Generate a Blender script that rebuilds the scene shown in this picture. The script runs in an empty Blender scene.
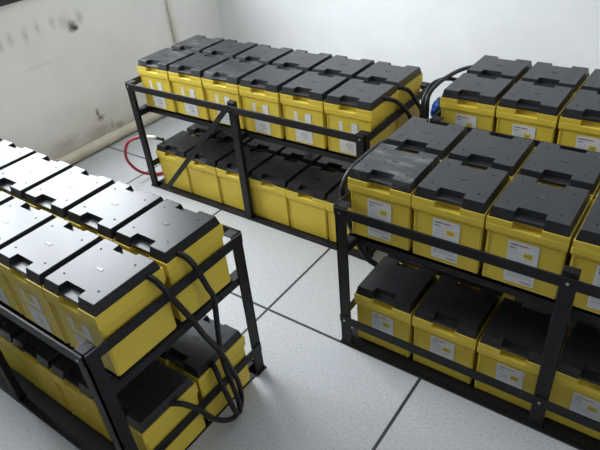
import bpy, bmesh, math, random
from mathutils import Vector, Matrix
random.seed(7)
S = bpy.context.scene
C = S.collection

# ------------------------------------------------------------------ materials
def mat(name, col, rough=.5, spec=.5, metal=0.0):
    m = bpy.data.materials.new(name); m.use_nodes = True
    b = m.node_tree.nodes['Principled BSDF']
    b.inputs['Base Color'].default_value = (*col, 1)
    b.inputs['Roughness'].default_value = rough
    b.inputs['Metallic'].default_value = metal
    b.inputs['Specular IOR Level'].default_value = spec
    return m

def N(m, t, **kw):
    n = m.node_tree.nodes.new(t)
    for k, v in kw.items():
        if k in n.inputs: n.inputs[k].default_value = v
        else: setattr(n, k, v)
    return n
def LK(m, a, b): m.node_tree.links.new(a, b)
def BS(m): return m.node_tree.nodes['Principled BSDF']

def ramp(m, fac, stops):
    r = N(m, 'ShaderNodeValToRGB')
    els = r.color_ramp.elements
    while len(els) < len(stops): els.new(.5)
    for e, (p, c) in zip(els, stops):
        e.position = p; e.color = (*c, 1)
    LK(m, fac, r.inputs['Fac'])
    return r.outputs['Color']

def coords(m, kind='Object', offset_random=False):
    tc = N(m, 'ShaderNodeTexCoord')
    o = tc.outputs[kind]
    if offset_random:
        oi = N(m, 'ShaderNodeObjectInfo')
        mul = N(m, 'ShaderNodeMath', operation='MULTIPLY'); mul.inputs[1].default_value = 37.0
        LK(m, oi.outputs['Random'], mul.inputs[0])
        va = N(m, 'ShaderNodeVectorMath', operation='ADD')
        LK(m, o, va.inputs[0]); LK(m, mul.outputs[0], va.inputs[1])
        o = va.outputs[0]
    return o
def noise(m, co, scale, detail=4, rough=.55):
    n = N(m, 'ShaderNodeTexNoise'); n.inputs['Scale'].default_value = scale
    n.inputs['Detail'].default_value = detail; n.inputs['Roughness'].default_value = rough
    LK(m, co, n.inputs['Vector'])
    return n.outputs['Fac']

def bump(m, h, strength, dist=.01):
    b = N(m, 'ShaderNodeBump'); b.inputs['Strength'].default_value = strength
    b.inputs['Distance'].default_value = dist
    LK(m, h, b.inputs['Height']); LK(m, b.outputs[0], BS(m).inputs['Normal'])

# yellow case plastic
M_yellow = mat('yellow_plastic', (.58, .43, .06), .42, .28)
co = coords(M_yellow, 'Object', True)
LK(M_yellow, ramp(M_yellow, noise(M_yellow, co, 9), [(.3, (.60, .45, .052)), (.7, (.66, .50, .062))]), BS(M_yellow).inputs['Base Color'])
bump(M_yellow, noise(M_yellow, co, 400, 2), .05, .001)
# black lid plastic (clean and scuffed)
def lidmat(name, scuff):
    m = mat(name, (.02, .0205, .022), .32, .31)
    co = coords(m, 'Object', True)
    n1 = noise(m, co, 7, 6)
    if scuff:
        mp = N(m, 'ShaderNodeMapping'); mp.inputs['Scale'].default_value = (13, 34, 13)
        mp.inputs['Rotation'].default_value = (0, 0, .5)
        LK(m, co, mp.inputs['Vector'])
        n2 = noise(m, mp.outputs[0], 1.0, 6, .6)
        LK(m, ramp(m, n2, [(.47, (.022, .0225, .024)), (.58, (.055, .057, .059)), (.72, (.13, .135, .14))]), BS(m).inputs['Base Color'])
    else:
        LK(m, ramp(m, n1, [(.3, (.018, .0185, .02)), (.75, (.024, .0245, .026))]), BS(m).inputs['Base Color'])
    r = N(m, 'ShaderNodeMapRange'); r.inputs['To Min'].default_value = .285; r.inputs['To Max'].default_value = .305
    LK(m, n1, r.inputs['Value']); LK(m, r.outputs[0], BS(m).inputs['Roughness'])
    bump(m, noise(m, co, 700, 2), .06, .001)
    return m
M_lid = lidmat('black_lid_plastic', False)
M_scuff = lidmat('scuffed_black_lid_plastic', True)
M_badge = mat('glossy_black_plastic', (.024, .024, .026), .2, .4)
M_hole = mat('screw_recess_black', (.006, .006, .006), .7, .2)
M_rack = mat('black_painted_steel', (.008, .0075, .009), .5, .28)
co = coords(M_rack, 'Object')
LK(M_rack, ramp(M_rack, noise(M_rack, co, 14), [(.3, (.007, .0065, .008)), (.75, (.012, .011, .013))]), BS(M_rack).inputs['Base Color'])
M_bolt = mat('zinc_bolt', (.6, .6, .6), .3, .5, 1.0)
M_cable = mat('black_rubber', (.010, .010, .011), .45, .3)
M_redhose = mat('red_rubber', (.36, .022, .05), .4, .5)
M_conn = mat('cream_plastic', (.72, .70, .55), .5)
M_bluep = mat('blue_plastic_film', (.03, .16, .62), .35, .5)
M_white = mat('label_paper', (.62, .63, .64), .5)
M_ink = mat('label_dark_ink', (.09, .09, .11), .6)
M_faint = mat('label_grey_ink', (.36, .36, .38), .6)
M_redink = mat('label_red_ink', (.5, .09, .08), .6)
M_yink = mat('label_yellow_ink', (.62, .47, .02), .5)
M_pipe = mat('cream_pvc', (.60, .56, .45), .45)
co = coords(M_pipe, 'Object')
LK(M_pipe, ramp(M_pipe, noise(M_pipe, co, 6, 6), [(.3, (.46, .41, .31)), (.65, (.64, .60, .49))]), BS(M_pipe).inputs['Base Color'])
M_cond = mat('pale_conduit_paint', (.74, .71, .62), .6)
M_alu = mat('dark_window_frame', (.02, .02, .022), .45)
M_ceil = mat('ceiling_paint', (.75, .75, .74), .9, .2)
# glass : thin pane
M_glass = bpy.data.materials.new('window_glass'); M_glass.use_nodes = True
nt = M_glass.node_tree; nt.nodes.clear()
o_ = nt.nodes.new('ShaderNodeOutputMaterial'); t_ = nt.nodes.new('ShaderNodeBsdfTransparent'); g_ = nt.nodes.new('ShaderNodeBsdfGlossy')
g_.inputs['Roughness'].default_value = .02; x_ = nt.nodes.new('ShaderNodeMixShader'); x_.inputs[0].default_value = .06
nt.links.new(t_.outputs[0], x_.inputs[1]); nt.links.new(g_.outputs[0], x_.inputs[2]); nt.links.new(x_.outputs[0], o_.inputs['Surface'])

# wall plaster, with stains low on the window wall
def plaster(name, base):
    m = mat(name, base, .85, .25)
    co = coords(m, 'Object')
    a = noise(m, co, 2.2, 6, .6)
    lo = tuple(x*.9 for x in base)
    col = ramp(m, a, [(.3, lo), (.65, base)])
    LK(m, col, BS(m).inputs['Base Color'])
    bump(m, noise(m, co, 35, 5), .12, .004)
    return m, col
M_wall, _ = plaster('white_wall_paint', (.80, .81, .82))
M_wallF, _ = plaster('grey_wall_paint', (.2, .2, .2))
M_wallL, colL = plaster('stained_wall_paint', (.80, .785, .75))
# dirt creeping up from the floor and a few blotches
co = coords(M_wallL, 'Object')
sep = N(M_wallL, 'ShaderNodeSeparateXYZ'); LK(M_wallL, co, sep.inputs[0])
grime = noise(M_wallL, co, 7, 7, .65)
mr = N(M_wallL, 'ShaderNodeMapRange'); mr.inputs['From Min'].default_value = .02; mr.inputs['From Max'].default_value = .32
mr.inputs['To Min'].default_value = .62; mr.inputs['To Max'].default_value = 0
LK(M_wallL, sep.outputs['Z'], mr.inputs['Value'])
gm = N(M_wallL, 'ShaderNodeMath', operation='MULTIPLY'); LK(M_wallL, mr.outputs[0], gm.inputs[0]); LK(M_wallL, grime, gm.inputs[1])
mix = N(M_wallL, 'ShaderNodeMix', data_type='RGBA'); LK(M_wallL, gm.outputs[0], mix.inputs[0]); LK(M_wallL, colL, mix.inputs[6])
mix.inputs[7].default_value = (.20, .16, .12, 1)
last = mix.outputs[2]
def blotch(y, z, ry, rz, strength, col):
    """a worn stain of its own shape on the wall at (y, z)"""
    global last
    m = M_wallL
    sub = N(m, 'ShaderNodeVectorMath', operation='SUBTRACT'); LK(m, co, sub.inputs[0]); sub.inputs[1].default_value = (0, y, z)
    div = N(m, 'ShaderNodeVectorMath', operation='MULTIPLY'); LK(m, sub.outputs[0], div.inputs[0]); div.inputs[1].default_value = (0, 1/ry, 1/rz)
    ln = N(m, 'ShaderNodeVectorMath', operation='LENGTH'); LK(m, div.outputs[0], ln.inputs[0])
    nz = noise(m, co, 60, 4, .6)
    ad = N(m, 'ShaderNodeMath', operation='ADD'); LK(m, ln.outputs['Value'], ad.inputs[0]); LK(m, nz, ad.inputs[1])
    r = N(m, 'ShaderNodeMapRange'); r.inputs['From Min'].default_value = .6; r.inputs['From Max'].default_value = 1.5
    r.inputs['To Min'].default_value = strength; r.inputs['To Max'].default_value = 0
    LK(m, ad.outputs[0], r.inputs['Value'])
    x = N(m, 'ShaderNodeMix', data_type='RGBA'); LK(m, r.outputs[0], x.inputs[0]); LK(m, last, x.inputs[6]); x.inputs[7].default_value = (*col, 1)
    last = x.outputs[2]
brown = (.10, .075, .06)
grey = (.33, .32, .31)
blotch(.633, .668, .04, .035, 1.0, brown)
blotch(.645, .655, .03, .02, 1.0, (.07, .05, .04))
blotch(.69, .70, .03, .05, .55, grey)
blotch(.60, .70, .06, .05, .35, grey)
for yy, zz in ((.233, .684), (.291, .70), (.372, .70), (.444, .713), (.53, .714)):
    blotch(yy, zz, .022, .045, .42, grey)
blotch(.640, .155, .03, .022, .95, brown)
blotch(.628, .19, .014, .03, .9, brown)
blotch(.75, .065, .045, .03, .7, (.3, .2, .13))
blotch(.60, .085, .14, .05, .5, (.3, .22, .16))
blotch(.38, .10, .12, .06, .5, (.28, .22, .17))
blotch(.70, .09, .012, .05, .5, (.25, .17, .12))
blotch(.39, .54, .2, .006, .22, grey)
LK(M_wallL, last, BS(M_wallL).inputs['Base Color'])

# floor tiles: 0.6 m raised tiles, speckled, dark joints
M_floor = mat('speckled_floor_tile', (.6, .62, .63), .38, .4)
m = M_floor
co = coords(m, 'Object')
sp = noise(m, co, 130, 3, .7)
sp2 = noise(m, co, 3, 4)
base = ramp(m, sp, [(.30, (.35, .358, .366)), (.5, (.45, .460, .470)), (.7, (.50, .510, .520))])
sep = N(m, 'ShaderNodeSeparateXYZ'); LK(m, co, sep.inputs[0])
js = []
for ax in 'XY':
    d = N(m, 'ShaderNodeMath', operation='DIVIDE'); LK(m, sep.outputs[ax], d.inputs[0]); d.inputs[1].default_value = .6
    rd = N(m, 'ShaderNodeMath', operation='ROUND'); LK(m, d.outputs[0], rd.inputs[0])
    sb = N(m, 'ShaderNodeMath', operation='SUBTRACT'); LK(m, d.outputs[0], sb.inputs[0]); LK(m, rd.outputs[0], sb.inputs[1])
    ab = N(m, 'ShaderNodeMath', operation='ABSOLUTE'); LK(m, sb.outputs[0], ab.inputs[0])
    lt = N(m, 'ShaderNodeMath', operation='LESS_THAN'); LK(m, ab.outputs[0], lt.inputs[0]); lt.inputs[1].default_value = .005/.6
    js.append(lt)
mx = N(m, 'ShaderNodeMath', operation='MAXIMUM'); LK(m, js[0].outputs[0], mx.inputs[0]); LK(m, js[1].outputs[0], mx.inputs[1])
x = N(m, 'ShaderNodeMix', data_type='RGBA'); LK(m, mx.outputs[0], x.inputs[0]); LK(m, base, x.inputs[6]); x.inputs[7].default_value = (.035, .033, .035, 1)
LK(m, x.outputs[2], BS(m).inputs['Base Color'])
rr = N(m, 'ShaderNodeMapRange'); rr.inputs['To Min'].default_value = .3; rr.inputs['To Max'].default_value = .5
LK(m, sp2, rr.inputs['Value']); LK(m, rr.outputs[0], BS(m).inputs['Roughness'])

# ------------------------------------------------------------------ mesh helpers
def new(): return bmesh.new()
def box(bm, x0, x1, y0, y1, z0, z1, bevel=0, mi=0):
    vs = [bm.verts.new(p) for p in ((x0,y0,z0),(x1,y0,z0),(x1,y1,z0),(x0,y1,z0),(x0,y0,z1),(x1,y0,z1),(x1,y1,z1),(x0,y1,z1))]
    fs = [bm.faces.new([vs[i] for i in f]) for f in ((3,2,1,0),(4,5,6,7),(0,1,5,4),(1,2,6,5),(2,3,7,6),(3,0,4,7))]
    for f in fs: f.material_index = mi
    if bevel:
        es = list({e for f in fs for e in f.edges})
        bmesh.ops.bevel(bm, geom=es, offset=bevel, segments=1, affect='EDGES', profile=.5)
    return vs
def prism(bm, poly, z0, z1, top_scale=1.0, bevel=0, mi=0):
    a = [bm.verts.new((x, y, z0)) for x, y in poly]
    sx, sy = top_scale if isinstance(top_scale, tuple) else (top_scale, top_scale)
    b = [bm.verts.new((x*sx, y*sy, z1)) for x, y in poly]
    n = len(poly)
    top = bm.faces.new(b); bot = bm.faces.new(a[::-1])
    sides = [bm.faces.new((a[i], a[(i+1) % n], b[(i+1) % n], b[i])) for i in range(n)]
    for f in (top, bot, *sides): f.material_index = mi
    if bevel:
        bmesh.ops.bevel(bm, geom=list(top.edges), offset=bevel, segments=2, affect='EDGES', profile=.5)
def disc(bm, x, y, z, r, n=10, h=.0006, mi=0):
    prism(bm, [(x+r*math.cos(k*2*math.pi/n), y+r*math.sin(k*2*math.pi/n)) for k in range(n)], z, z+h, mi=mi)
def obj(name, bm, mats, parent=None, smooth=False):
    me = bpy.data.meshes.new(name)
    bmesh.ops.recalc_face_normals(bm, faces=bm.faces[:])
    bm.to_mesh(me); bm.free()
    for mm in (mats if isinstance(mats, (list, tuple)) else [mats]): me.materials.append(mm)
    if smooth:
        for p in me.polygons: p.use_smooth = True
    o = bpy.data.objects.new(name, me); C.objects.link(o)
    if parent: o.parent = parent
    return o
def thing(name, label, cat, loc=(0, 0, 0), rz=0, group=None):
    o = bpy.data.objects.new(name, None); o.empty_display_size = .05; C.objects.link(o)
    o.location = loc; o.rotation_euler = (0, 0, rz); o['label'] = label; o['category'] = cat
    if group: o['group'] = group
    return o
def tag(o, label, cat, group=None):
    o['label'] = label; o['category'] = cat
    if group: o['group'] = group
    return o
def catmull(pts, sub=8):
    P = [Vector(p) for p in pts]
    P = [P[0]*2-P[1]] + P + [P[-1]*2-P[-2]]
    out = []
    for i in range(1, len(P)-2):
        for k in range(sub):
            t = k/sub
            out.append(.5*((2*P[i]) + (P[i+1]-P[i-1])*t + (2*P[i-1]-5*P[i]+4*P[i+1]-P[i+2])*t*t + (3*P[i]-P[i-1]-3*P[i+1]+P[i+2])*t**3))
    out.append(P[-2])
    return out
def tube(bm, pts, r, n=10, sub=8, mi=0):
    Q = catmull(pts, sub) if sub else [Vector(p) for p in pts]
    rings = []; up = Vector((.13, .31, .94)).normalized()
    for i, q in enumerate(Q):
        t = (Q[min(i+1, len(Q)-1)]-Q[max(i-1, 0)]).normalized()
        a = (up - t*up.dot(t))
        if a.length < 1e-3: a = t.orthogonal()
        a.normalize(); b = t.cross(a); up = a
        rings.append([bm.verts.new(q + r*(math.cos(2*math.pi*k/n)*a + math.sin(2*math.pi*k/n)*b)) for k in range(n)])
    for A, B in zip(rings, rings[1:]):
        for k in range(n):
            f = bm.faces.new((A[k], A[(k+1) % n], B[(k+1) % n], B[k])); f.material_index = mi; f.smooth = True
    bm.faces.new(rings[0][::-1]).material_index = mi; bm.faces.new(rings[-1]).material_index = mi

# ------------------------------------------------------------------ room shell
XW, YB, XE, YF, ZC = -1.69, 1.715, 4.2, -4.2, 2.75
def structure(name, bm, m):
    o = obj(name, bm, m); o['kind'] = 'structure'; return o
bm = new(); box(bm, XW-.2, XE+.2, YF-.2, YB+.2, -.1, 0); structure('floor', bm, M_floor)
bm = new(); box(bm, XW-.2, XE+.2, YF-.2, YB+.2, ZC, ZC+.1); structure('ceiling', bm, M_ceil)
bm = new(); box(bm, XW-.2, XE+.2, YB, YB+.2, 0, ZC); structure('wall_back', bm, M_wall)
RY0, RY1, RZ0, RZ1 = -1.6, .9, .95, 2.2  # opening for the added fill window
bm = new()
box(bm, XE, XE+.2, YF, RY0, 0, ZC); box(bm, XE, XE+.2, RY1, YB, 0, ZC)
box(bm, XE, XE+.2, RY0, RY1, 0, RZ0); box(bm, XE, XE+.2, RY0, RY1, RZ1, ZC)
structure('wall_right', bm, M_wall)
bm = new(); box(bm, XW-.2, XE+.2, YF-.2, YF, 0, ZC); structure('wall_front', bm, M_wallF)
WY0, WY1, WZ0, WZ1 = -.75, .98, .87, 2.55
bm = new()
box(bm, XW-.2, XW, YF, WY0, 0, ZC); box(bm, XW-.2, XW, WY1, YB, 0, ZC)
box(bm, XW-.2, XW, WY0, WY1, 0, WZ0); box(bm, XW-.2, XW, WY0, WY1, WZ1, ZC)
wl = structure('wall_left', bm, M_wallL)
# window: frame, mullion, glass, dark sill
win = bpy.data.objects.new('window_1', None); C.objects.link(win); win['kind'] = 'structure'
bm = new()
for a, b, c, d in ((WY0, WY0+.04, WZ0, WZ1), (WY1-.04, WY1, WZ0, WZ1), (WY0, WY1, WZ0, WZ0+.04), (WY0, WY1, WZ1-.04, WZ1), (.045, .085, WZ0, WZ1)):
    box(bm, XW-.12, XW-.07, a, b, c, d)
f = obj('window_frame', bm, M_alu, win); f['kind'] = 'structure'
bm = new(); box(bm, XW-.10, XW-.096, WY0+.03, WY1-.03, WZ0+.03, WZ1-.03)
f = obj('window_pane', bm, M_glass, win); f['kind'] = 'structure'
bm = new(); box(bm, XW-.07, XW+.012, WY0-.02, WY1+.02, WZ0-.018, WZ0+.014, .002)
f = obj('window_sill', bm, M_alu, win); f['kind'] = 'structure'

fill_win = bpy.data.objects.new('added_fill_window', None); C.objects.link(fill_win); fill_win['kind'] = 'structure'  # unseen window, added to brighten the left wall and rack ends
bm = new()
for a, b, c, d in ((RY0, RY0+.04, RZ0, RZ1), (RY1-.04, RY1, RZ0, RZ1), (RY0, RY1, RZ0, RZ0+.04), (RY0, RY1, RZ1-.04, RZ1), (-.37, -.33, RZ0, RZ1)):
    box(bm, XE+.07, XE+.12, a, b, c, d)
f = obj('window_frame', bm, M_alu, fill_win); f['kind'] = 'structure'
bm = new(); box(bm, XE+.096, XE+.10, RY0+.03, RY1-.03, RZ0+.03, RZ1-.03)
f = obj('window_pane', bm, M_glass, fill_win); f['kind'] = 'structure'
# cream pipe along the foot of the window wall and the conduit up the wall
bm = new(); tube(bm, [(XW+.032, -2.6, .032), (XW+.032, .2, .032), (XW+.032, 1.0, .032), (XW+.032, YB-.01, .032)], .031, 14, 2)
tag(obj('floor_pipe', bm, M_pipe), 'thick cream plastic pipe lying on the floor along the stained wall', 'pipe')
bm = new(); tube(bm, [(XW+.018, 1.30, .0645), (XW+.018, 1.30, 1.2), (XW+.018, 1.30, ZC-.01)], .017, 12, 2)
tag(obj('wall_conduit', bm, M_cond), 'thin cream vertical conduit running up the wall near the room corner', 'pipe')

# ------------------------------------------------------------------ battery
LW, LD, H = .1775, .1727, .2198
def notched(w, d, nw, nd, left_shift=0.0):
    a, b = w/2, d/2; p, q = -nw/2+left_shift, nw/2+left_shift
    return [(-a, -b), (p, -b), (p, -b+nd), (q, -b+nd), (q, -b), (a, -b), (a, b), (q, b), (q, b-nd), (p, b-nd), (p, b), (-a, b)]
def make_case(emboss):
    bm = new()
    box(bm, -.0935, .0935, -.0925, .0925, 0, .150, .004)
    box(bm, -.0955, .0955, -.0945, .0945, .1495, .156, .0012)
    box(bm, -.0972, .0972, -.0985, .0985, .1555, .1770, .0022)
    prism(bm, notched(.1930, .1955, .070, .018), .1760, .1935)
    # bottoms of the grip recesses stay inside the rim; two thin ribs frame the front face
    for sx in (-1, 1):
        box(bm, sx*.088-.0022, sx*.088+.0022, -.0942, -.092, .004, .150)
        box(bm, sx*.088-.0022, sx*.088+.0022, .092, .0942, .004, .150)
    if emboss:
        for sy in (-1, 1):
            y = sy*.0925
            vs = []
            for r, h in ((.0095, 0), (.0075, .0014), (.005, .0014), (.004, .0003)):
                vs.append([bm.verts.new((r*math.cos(k*math.pi/8), y+sy*h, .085+r*.8*math.sin(k*math.pi/8))) for k in range(16)])
            for A, B in zip(vs, vs[1:]):
                for k in range(16): bm.faces.new((A[k], A[(k+1) % 16], B[(k+1) % 16], B[k]))
            bm.faces.new(vs[-1])
    return bm
def make_lid():
    bm = new()
    prism(bm, notched(.1870, .1895, .074, .0255), .1930, H, (.950, .914), .0012)
    for sy in (-1, 1):   # stepped trays that fill the lower half of the notches
        y0, y1 = sorted((sy*.0915, sy*.060))
        box(bm, -.0375, .0375, y0, y1, .1945, .2040, .001)
    for x in (-.062, .062):
        for y in (-.052, .052): disc(bm, x, y, H+.0001, .0027, mi=1)
    return bm
def hbar(bm, x0, x1, z0, z1, mi, y=-.0934, t=.0005):
    box(bm, x0, x1, y-t, y, z0, z1, mi=mi)
def words(bm, x0, x1, z0, z1, mi, seed, y=-.0938):
    """a line of print too small to read: rows of short strokes"""
    r = random.Random(seed); x = x0
    while x < x1:
        w = r.uniform(.0012, .0034)
        hbar(bm, x, min(x+w, x1), z0, z1 - r.uniform(0, .25)*(z1-z0), mi, y, .0003)
        x += w + r.choice((.0005, .0005, .0014))
def label_white(kind):
    """0 white, 1 dark ink, 2 grey ink, 3 red ink, 4 yellow"""
    bm = new()
    if kind in ('full', 'short'):
        hbar(bm, -.037, .037, .066 if kind == 'full' else .058, .142, 0)
        words(bm, -.032, -.004, .130, .1345, 1, 1); words(bm, -.004, .012, .130, .1345, 3, 2)
        words(bm, -.032, -.016, .1205, .1245, 1, 3)
        for k in range(5): words(bm, -.032, -.004 if k < 3 else .020, .1115-.0075*k, .1135-.0075*k, 2, 10+k)
        hbar(bm, .002, .024, .098, .115, 4, -.0938, .0003)
        words(bm, .006, .020, .105, .1085, 1, 21, -.0940)
        if kind == 'full':
            hbar(bm, -.037, .037, .016, .052, 0)
            words(bm, -.031, .03, .0425, .0455, 2, 31); words(bm, -.031, .03, .035, .038, 2, 32); words(bm, .005, .03, .022, .0255, 1, 33)
        else:
            for k, x in enumerate((-.012, -.003, .008, .018)): hbar(bm, x, x+.006, .0620, .0700, 1, -.0938, .0003)
    else:   # the back and left racks: white frame round a yellow patch, second white slip under it
        hbar(bm, -.040, .038, .086, .133, 0)
        hbar(bm, -.025, .011, .097, .1331, 4, -.0938, .0003)
        words(bm, -.013, .006, .113, .118, 2, 41, -.0940)
        hbar(bm, -.040, .038, .010, .075, 0)
        words(bm, -.03, .02, .062, .0645, 2, 42)
        hbar(bm, -.012, .014, .038, .050, 2, -.0938, .0003); hbar(bm, -.008, .010, .0415, .0465, 0, -.0940, .0003)
        words(bm, -.005, .018, .029, .033, 1, 43); words(bm, -.02, .02, .018, .0205, 2, 44)
    return bm
MLAB = [M_white, M_ink, M_faint, M_redink, M_yink]

def proto(kind):
    t = thing('battery', 'x', 'battery')
    obj('case', make_case(kind == 'plain'), M_yellow, t)
    l = obj('lid', make_lid(), [M_lid, M_hole], t)
    bm = new(); prism(bm, [(-.011, -.0045), (.011, -.0045), (.011, .0045), (-.011, .0045)], H-.0002, H+.0009, .96)
    obj('badge', bm, M_badge, l)
    if kind != 'plain': obj('label_sticker', label_white(kind), MLAB, t)
    return t
def dup(root):
    r = root.copy(); C.objects.link(r)
    for ch in list(root.children):
        c = ch.copy(); C.objects.link(c); c.parent = r
        for g in list(ch.children):
            d = g.copy(); C.objects.link(d); d.parent = c
    return r
protos = {k: proto(k) for k in ('full', 'short', 'frame', 'plain')}
clean_lid = protos['full'].children[[c.name.split('.')[0] for c in protos['full'].children].index('lid')].data
scuffed_lid = protos['full'].children[[c.name.split('.')[0] for c in protos['full'].children].index('lid')].data.copy()
scuffed_lid.materials[0] = M_scuff
used = set()
def battery(kind, x, y, z, label, group, scuff=False):
    p = protos[kind]
    if kind in used: t = dup(p)
    else: t = p; used.add(kind)
    t.location = (x + random.uniform(-.0008, .0008), y + random.uniform(-.002, .002), z)
    t.rotation_euler = (0, 0, math.radians(random.uniform(-.35, .35)))
    t['label'] = label; t['group'] = group
    for c in t.children:
        if c.name.startswith('lid'): c.data = scuffed_lid if scuff else clean_lid
    return t

ORD = ['first', 'second', 'third', 'fourth', 'fifth', 'sixth']
ZU, ZL = .4083, .0045
PD = .2042
PIT = .2

# ------------------------------------------------------------------ racks
PW = .036; ZR = .54; RL = 1.226; RD = .517
def post_bm(x0, y0, z1, sx, sy):
    """angle-iron upright with a small cap, its outer corner facing out of the frame (sx, sy = 1 or -1; sy 0 = shallow middle channel)"""
    bm = new(); t = .005
    if sy == 0:
        box(bm, x0, x0+PW, y0, y0+.022, 0, z1, .0015)
        return bm
    xa, xb = (x0, x0+PW); ya, yb = (y0, y0+PW)
    if sx > 0: box(bm, xa, xa+t, ya, yb, 0, z1)
    else: box(bm, xb-t, xb, ya, yb, 0, z1)
    if sy > 0: box(bm, xa, xb, ya, ya+t, 0, z1)
    else: box(bm, xa, xb, yb-t, yb, 0, z1)
    box(bm, xa, xb, ya, yb, z1-.003, z1, .001)
    return bm
def rack(label, x0, y0, mid, front_low, brace, RL=1.226):
    r = thing('battery_rack', label, 'rack', (x0, y0, 0), 0, 'black steel battery racks')
    P = lambda n, bm: obj(n, bm, M_rack, r)
    posts = [(0, 0, ZR, 1, 1), (RL-PW, 0, ZR, -1, 1), (0, RD-PW, ZR, 1, -1), (RL-PW, RD-PW, ZR, -1, -1), (mid, .002, ZR+.014, 1, 0), (mid, RD-.024, ZR+.014, 1, 0)]
    for x, y, z, sx, sy in posts:
        p = P('post', post_bm(x, y, z, sx, sy))
        bm = new(); box(bm, x-.006, x+PW+.006, y-.006, y+(PW if sy else .022)+.006, .0, .004, .001); obj('foot_plate', bm, M_rack, p)
    for y in (-.0045, RD-.0015):     # front and back flat bars
        bm = new(); box(bm, .002, RL-.002, y, y+.006, ZR-.031, ZR-.001, .001); P('top_rail', bm)
    for x in (-.0055, RL-.0005):
        bm = new(); box(bm, x, x+.006, .002, RD-.002, ZR-.031, ZR-.001, .001); P('top_rail', bm)
        bm = new(); box(bm, x, x+.006, .002, RD-.002, .090, .120, .001); P('lower_rail', bm)
    if front_low:
        bm = new(); box(bm, .002, RL-.002, -.0045, .0015, .092, .124, .001); P('lower_rail', bm)
    # upper shelf: two lengthwise angles under the batteries on cross bars that reach the posts
    bm = new()
    z = ZU-.001
    y0s, y1s = .060, .462
    box(bm, .006, RL-.006, y0s, y0s+.004, z-.026, z); box(bm, .006, RL-.006, y1s-.004, y1s, z-.026, z)
    box(bm, .006, RL-.006, y0s, y1s, z-.004, z)
    for cx in (.003, mid-.002, RL-.033):
        box(bm, cx, cx+.030, .008, RD-.008, z-.030, z-.0035)
    P('shelf', bm)
    bm = new()
    box(bm, .003, RL-.003, .003, RD-.003, .0, .012 if front_low else .004); box(bm, .0, RL, -.003, .001, 0, .010); box(bm, 0, RL, RD-.001, RD+.003, 0, .010)
    P('bottom_tray', bm)
    if brace:
        bm = new()
        a = Vector((mid+.012, -.009, ZR-.004)); b = Vector((.135, -.009, .035)); d = (b-a).normalized(); nrm = Vector((d.z, 0, -d.x))*.011
        vs = [bm.verts.new(p+Vector((0, o, 0))) for o in (-.003, .003) for p in (a+nrm, b+nrm, b-nrm, a-nrm)]
        for f in ((0,1,2,3),(7,6,5,4),(0,4,5,1),(1,5,6,2),(2,6,7,3),(3,7,4,0)): bm.faces.new([vs[i] for i in f])
        P('brace', bm)
    spots = [(PW/2, ZR-.016), (mid+PW/2, ZR-.016), (RL-PW/2, ZR-.016)]
    if front_low: spots += [(PW/2-.002, .108), (mid+PW/2, .108), (RL-PW/2, .108)]
    for x, z in spots:
        bm = new(); disc(bm, 0, 0, 0, .0038, 8, .002)
        bmesh.ops.transform(bm, matrix=Matrix.Translation((x, -.0045, z)) @ Matrix.Rotation(math.pi/2, 4, 'X'), verts=bm.verts[:])
        obj('bolt', bm, M_bolt, r)
    return r
rack('long black steel rack at the back, with a diagonal brace and six battery columns', -1.066, .4165, .612, False, True, 1.239)
rack('black steel rack at right front with a flat lower front rail and white labelled batteries', .314, .004, .606, True, False)
rack('black steel rack at lower left whose end with hanging cables faces the camera', -1.066, -.738, .606, False, False)
rack('black steel rack at far right behind the right front rack, close to the white wall', .314, .628, .606, False, False)

# ------------------------------------------------------------------ batteries on the racks
def fill(rk, x0, y0, cols, rows, level, kind, pit, where, scuffs=(), from_right=0):
    z = ZU if level == 'upper' else ZL + (.008 if rk == 'right front' else 0)
    for j in rows:
        for i in cols:
            row = ('front', 'back')[j]
            if from_right: w = ORD[from_right-1-i] + ' from the right end'
            else: w = ORD[i] + ' from the left end'
            sc = (i, j) in scuffs
            lab = f"{'scuffed ' if sc else ''}black-lidded yellow battery, {row} row of {level} tier, {w}, {where}"
            battery(kind, x0 + LW/2 + i*pit, y0 + LD/2 + j*PD, z, lab, f'batteries on the {level} tier of the {rk} rack', sc)
fill('back', -1.0214, .486, range(6), (0, 1), 'upper', 'frame', .2005, 'back rack', {(0, 0), (2, 0), (0, 1)})
fill('back', -1.001, .457, range(6), (0, 1), 'lower', 'plain', .1957, 'back rack')
fill('right front', .3318, .0727, range(6), (0, 1), 'upper', 'full', .1992, 'right rack', {(0, 0)})
fill('right front', .3576, .045, range(5), (0,), 'lower', 'short', .1992, 'right rack')
fill('right front', .3576, .045, range(2), (1,), 'lower', 'short', .1992, 'right rack')
fill('far right', .3310, .6975, range(6), (0, 1), 'upper', 'full', .1985, 'far right rack')
fill('left', -.0272 - 5*.1992, -.6682, range(6), (0, 1), 'upper', 'frame', .1992, 'left rack', (), 6)
fill('left', -.0272 - 5*.1992, -.6682, range(2, 6), (0, 1), 'lower', 'plain', .1992, 'left rack', (), 6)

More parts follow.
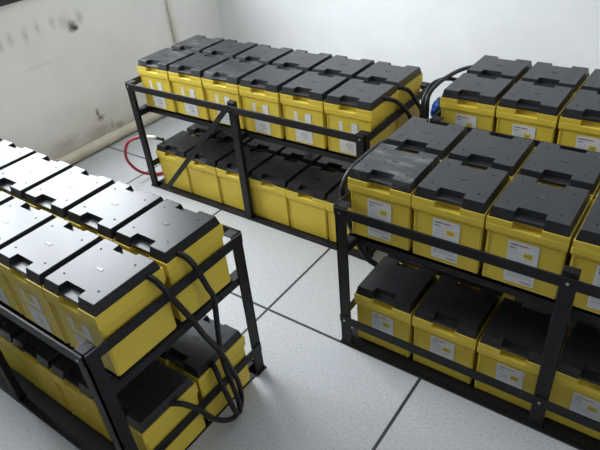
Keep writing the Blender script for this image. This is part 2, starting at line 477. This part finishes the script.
# ------------------------------------------------------------------ cables and small things
def cable(name, pts, r, m, label, cat='cable', group=None):
    bm = new(); tube(bm, pts, r, 10, 8)
    return tag(obj(name, bm, m, smooth=True), label, cat, group)
cable('battery_cable', [(.152, -.527, .605), (.173, -.524, .597), (.188, -.520, .578), (.198, -.514, .553), (.2, -.476, .451), (.2, -.448, .367), (.205, -.418, .287), (.21, -.393, .183), (.212, -.382, .117), (.213, -.388, .05), (.214, -.415, .022), (.212, -.45, .033), (.205, -.49, .08), (.195, -.524, .152), (.178, -.553, .195), (.150, -.575, .203)], .0078, M_cable,
      'thick black cable looping from front upper to front lower battery at left rack end', group='cables of the left rack')
cable('battery_cable', [(.152, -.432, .607), (.172, -.427, .600), (.187, -.421, .580), (.197, -.414, .539), (.2, -.404, .496), (.2, -.393, .451), (.2, -.403, .349), (.204, -.413, .24), (.212, -.408, .156), (.218, -.403, .075), (.222, -.41, .036), (.222, -.425, .05), (.212, -.432, .12), (.20, -.435, .177), (.18, -.425, .198), (.150, -.41, .203)], .0078, M_cable,
      'thick black cable looping from rear upper to rear lower battery at left rack end', group='cables of the left rack')
cable('battery_cable', [(.160, .575, .612), (.176, .590, .605), (.186, .615, .590), (.190, .66, .55), (.192, .72, .485), (.19, .75, .40), (.188, .70, .31), (.18, .60, .245), (.165, .555, .225)], .0078, M_cable,
      'nearer of two black cables draped over the right end rail of back rack', group='cables of the back rack')
cable('battery_cable', [(.160, .690, .612), (.174, .70, .604), (.186, .72, .588), (.190, .765, .538), (.19, .83, .455), (.19, .84, .38), (.186, .80, .30), (.175, .75, .245), (.162, .74, .225)], .0078, M_cable,
      'farther of two black cables draped over the right end rail of back rack', group='cables of the back rack')
cable('battery_cable', [(.342, .37, .600), (.326, .355, .597), (.315, .33, .596), (.309, .27, .604), (.308, .20, .603), (.306, .14, .600), (.300, .105, .585), (.296, .085, .56), (.295, .078, .53), (.295, .09, .46), (.295, .12, .38), (.30, .15, .30), (.325, .16, .25), (.352, .17, .226)], .0095, M_cable,
      'black cable bulging from the left end of the right rack down to its lower tier', group='cables of the right rack')
cable('battery_cable', [(.335, 1.02, .602), (.318, 1.0, .604), (.304, .96, .610), (.300, .887, .623), (.297, .795, .632), (.295, .726, .634), (.294, .665, .625), (.294, .640, .605), (.294, .634, .565), (.294, .65, .48), (.294, .70, .38), (.294, .73, .25)], .0078, M_cable,
      'longer black cable arching from the rear battery at left end of far right rack', group='cables of the far right rack')
cable('battery_cable', [(.335, .86, .602), (.318, .852, .602), (.300, .835, .610), (.285, .797, .622), (.274, .73, .628), (.268, .69, .61), (.266, .665, .57), (.266, .66, .48), (.268, .70, .38), (.27, .73, .25)], .0078, M_cable,
      'shorter black cable arching from the front battery at left end of far right rack', group='cables of the far right rack')
# red cable with its cream connector at the left end of the back rack
t = thing('red_cable', 'red cable with a cream connector looping out at left end of back rack', 'cable')
bm = new(); tube(bm, [(-1.078, .476, .241), (-1.10, .452, .247), (-1.14, .41, .236), (-1.158, .385, .20), (-1.18, .392, .125), (-1.165, .43, .05), (-1.125, .485, .014), (-1.095, .54, .009), (-1.085, .60, .008), (-1.085, .66, .008)], .0075, 10, 8)
obj('red_hose', bm, M_redhose, t, True)
bm = new(); tube(bm, [(-1.082, .473, .241), (-1.055, .481, .240), (-1.030, .487, .239)], .0105, 8, 2)
obj('connector', bm, M_conn, t)
bm = new(); tube(bm, [(-1.031, .487, .239), (-1.012, .492, .236), (-.995, .496, .2335)], .0075, 8, 2)
obj('cable_lug', bm, M_cable, t)
# scrap of blue plastic film pushed down at the left end of the far rack
bm = new()
rnd = random.Random(3)
bmesh.ops.create_icosphere(bm, subdivisions=3, radius=1.0)
for v in bm.verts:
    k = 1 + rnd.uniform(-.16, .16)
    v.co = Vector((v.co.x*.016*k, v.co.y*.05*k, v.co.z*.036*k))
bmesh.ops.translate(bm, vec=(.278, .775, .518), verts=bm.verts[:])
tag(obj('blue_bag', bm, M_bluep), 'crumpled blue plastic bag wedged at left end of far right rack', 'bag')

# ------------------------------------------------------------------ light
w = bpy.data.worlds.new('World'); S.world = w; w.use_nodes = True
w.node_tree.nodes['Background'].inputs[0].default_value = (.80, .88, 1.0, 1)
w.node_tree.nodes['Background'].inputs[1].default_value = 1.5
def area(name, loc, rot, sx, sy, power, col):
    l = bpy.data.lights.new(name, 'AREA'); l.shape = 'RECTANGLE'; l.size = sx; l.size_y = sy; l.energy = power; l.color = col
    o = bpy.data.objects.new(name, l); C.objects.link(o); o.location = loc; o.rotation_euler = rot
    return o
# overcast daylight just outside the window
area('window_daylight', (XW-.24, (WY0+WY1)/2, (WZ0+WZ1)/2), (0, -math.pi/2, 0), WZ1-WZ0, WY1-WY0, 150, (.90, .95, 1.0))
area('added_fill_right', (XE+.24, (RY0+RY1)/2, (RZ0+RZ1)/2), (0, math.pi/2, 0), RZ1-RZ0, RY1-RY0, 20, (.92, .96, 1.0))  # added fill lamp behind the unseen right-hand window

# ------------------------------------------------------------------ camera
cam = bpy.data.cameras.new('camera'); co_ = bpy.data.objects.new('camera', cam); C.objects.link(co_)
cam.sensor_width = 36; cam.lens = 573.43*36/600; cam.clip_start = .02
R = Vector((0.81220446, 0.57732996, -0.08374982)); U = Vector((-0.27463224, 0.5050559, 0.81822715)); F = Vector((-0.51468539, 0.64156734, -0.56876208))
M = Matrix(((R.x, U.x, -F.x, 1.0765), (R.y, U.y, -F.y, -1.1071), (R.z, U.z, -F.z, 1.4156), (0, 0, 0, 1)))
co_.matrix_world = M
S.camera = co_

S.view_settings.view_transform = 'Standard'; S.view_settings.look = 'None'; S.view_settings.gamma = 1
S.view_settings.use_curve_mapping = False; S.view_settings.exposure = 0.1
S.cycles.use_denoising = True
S.cycles.max_bounces = 8; S.cycles.diffuse_bounces = 6; S.cycles.glossy_bounces = 4
S.cycles.sample_clamp_indirect = 6.0
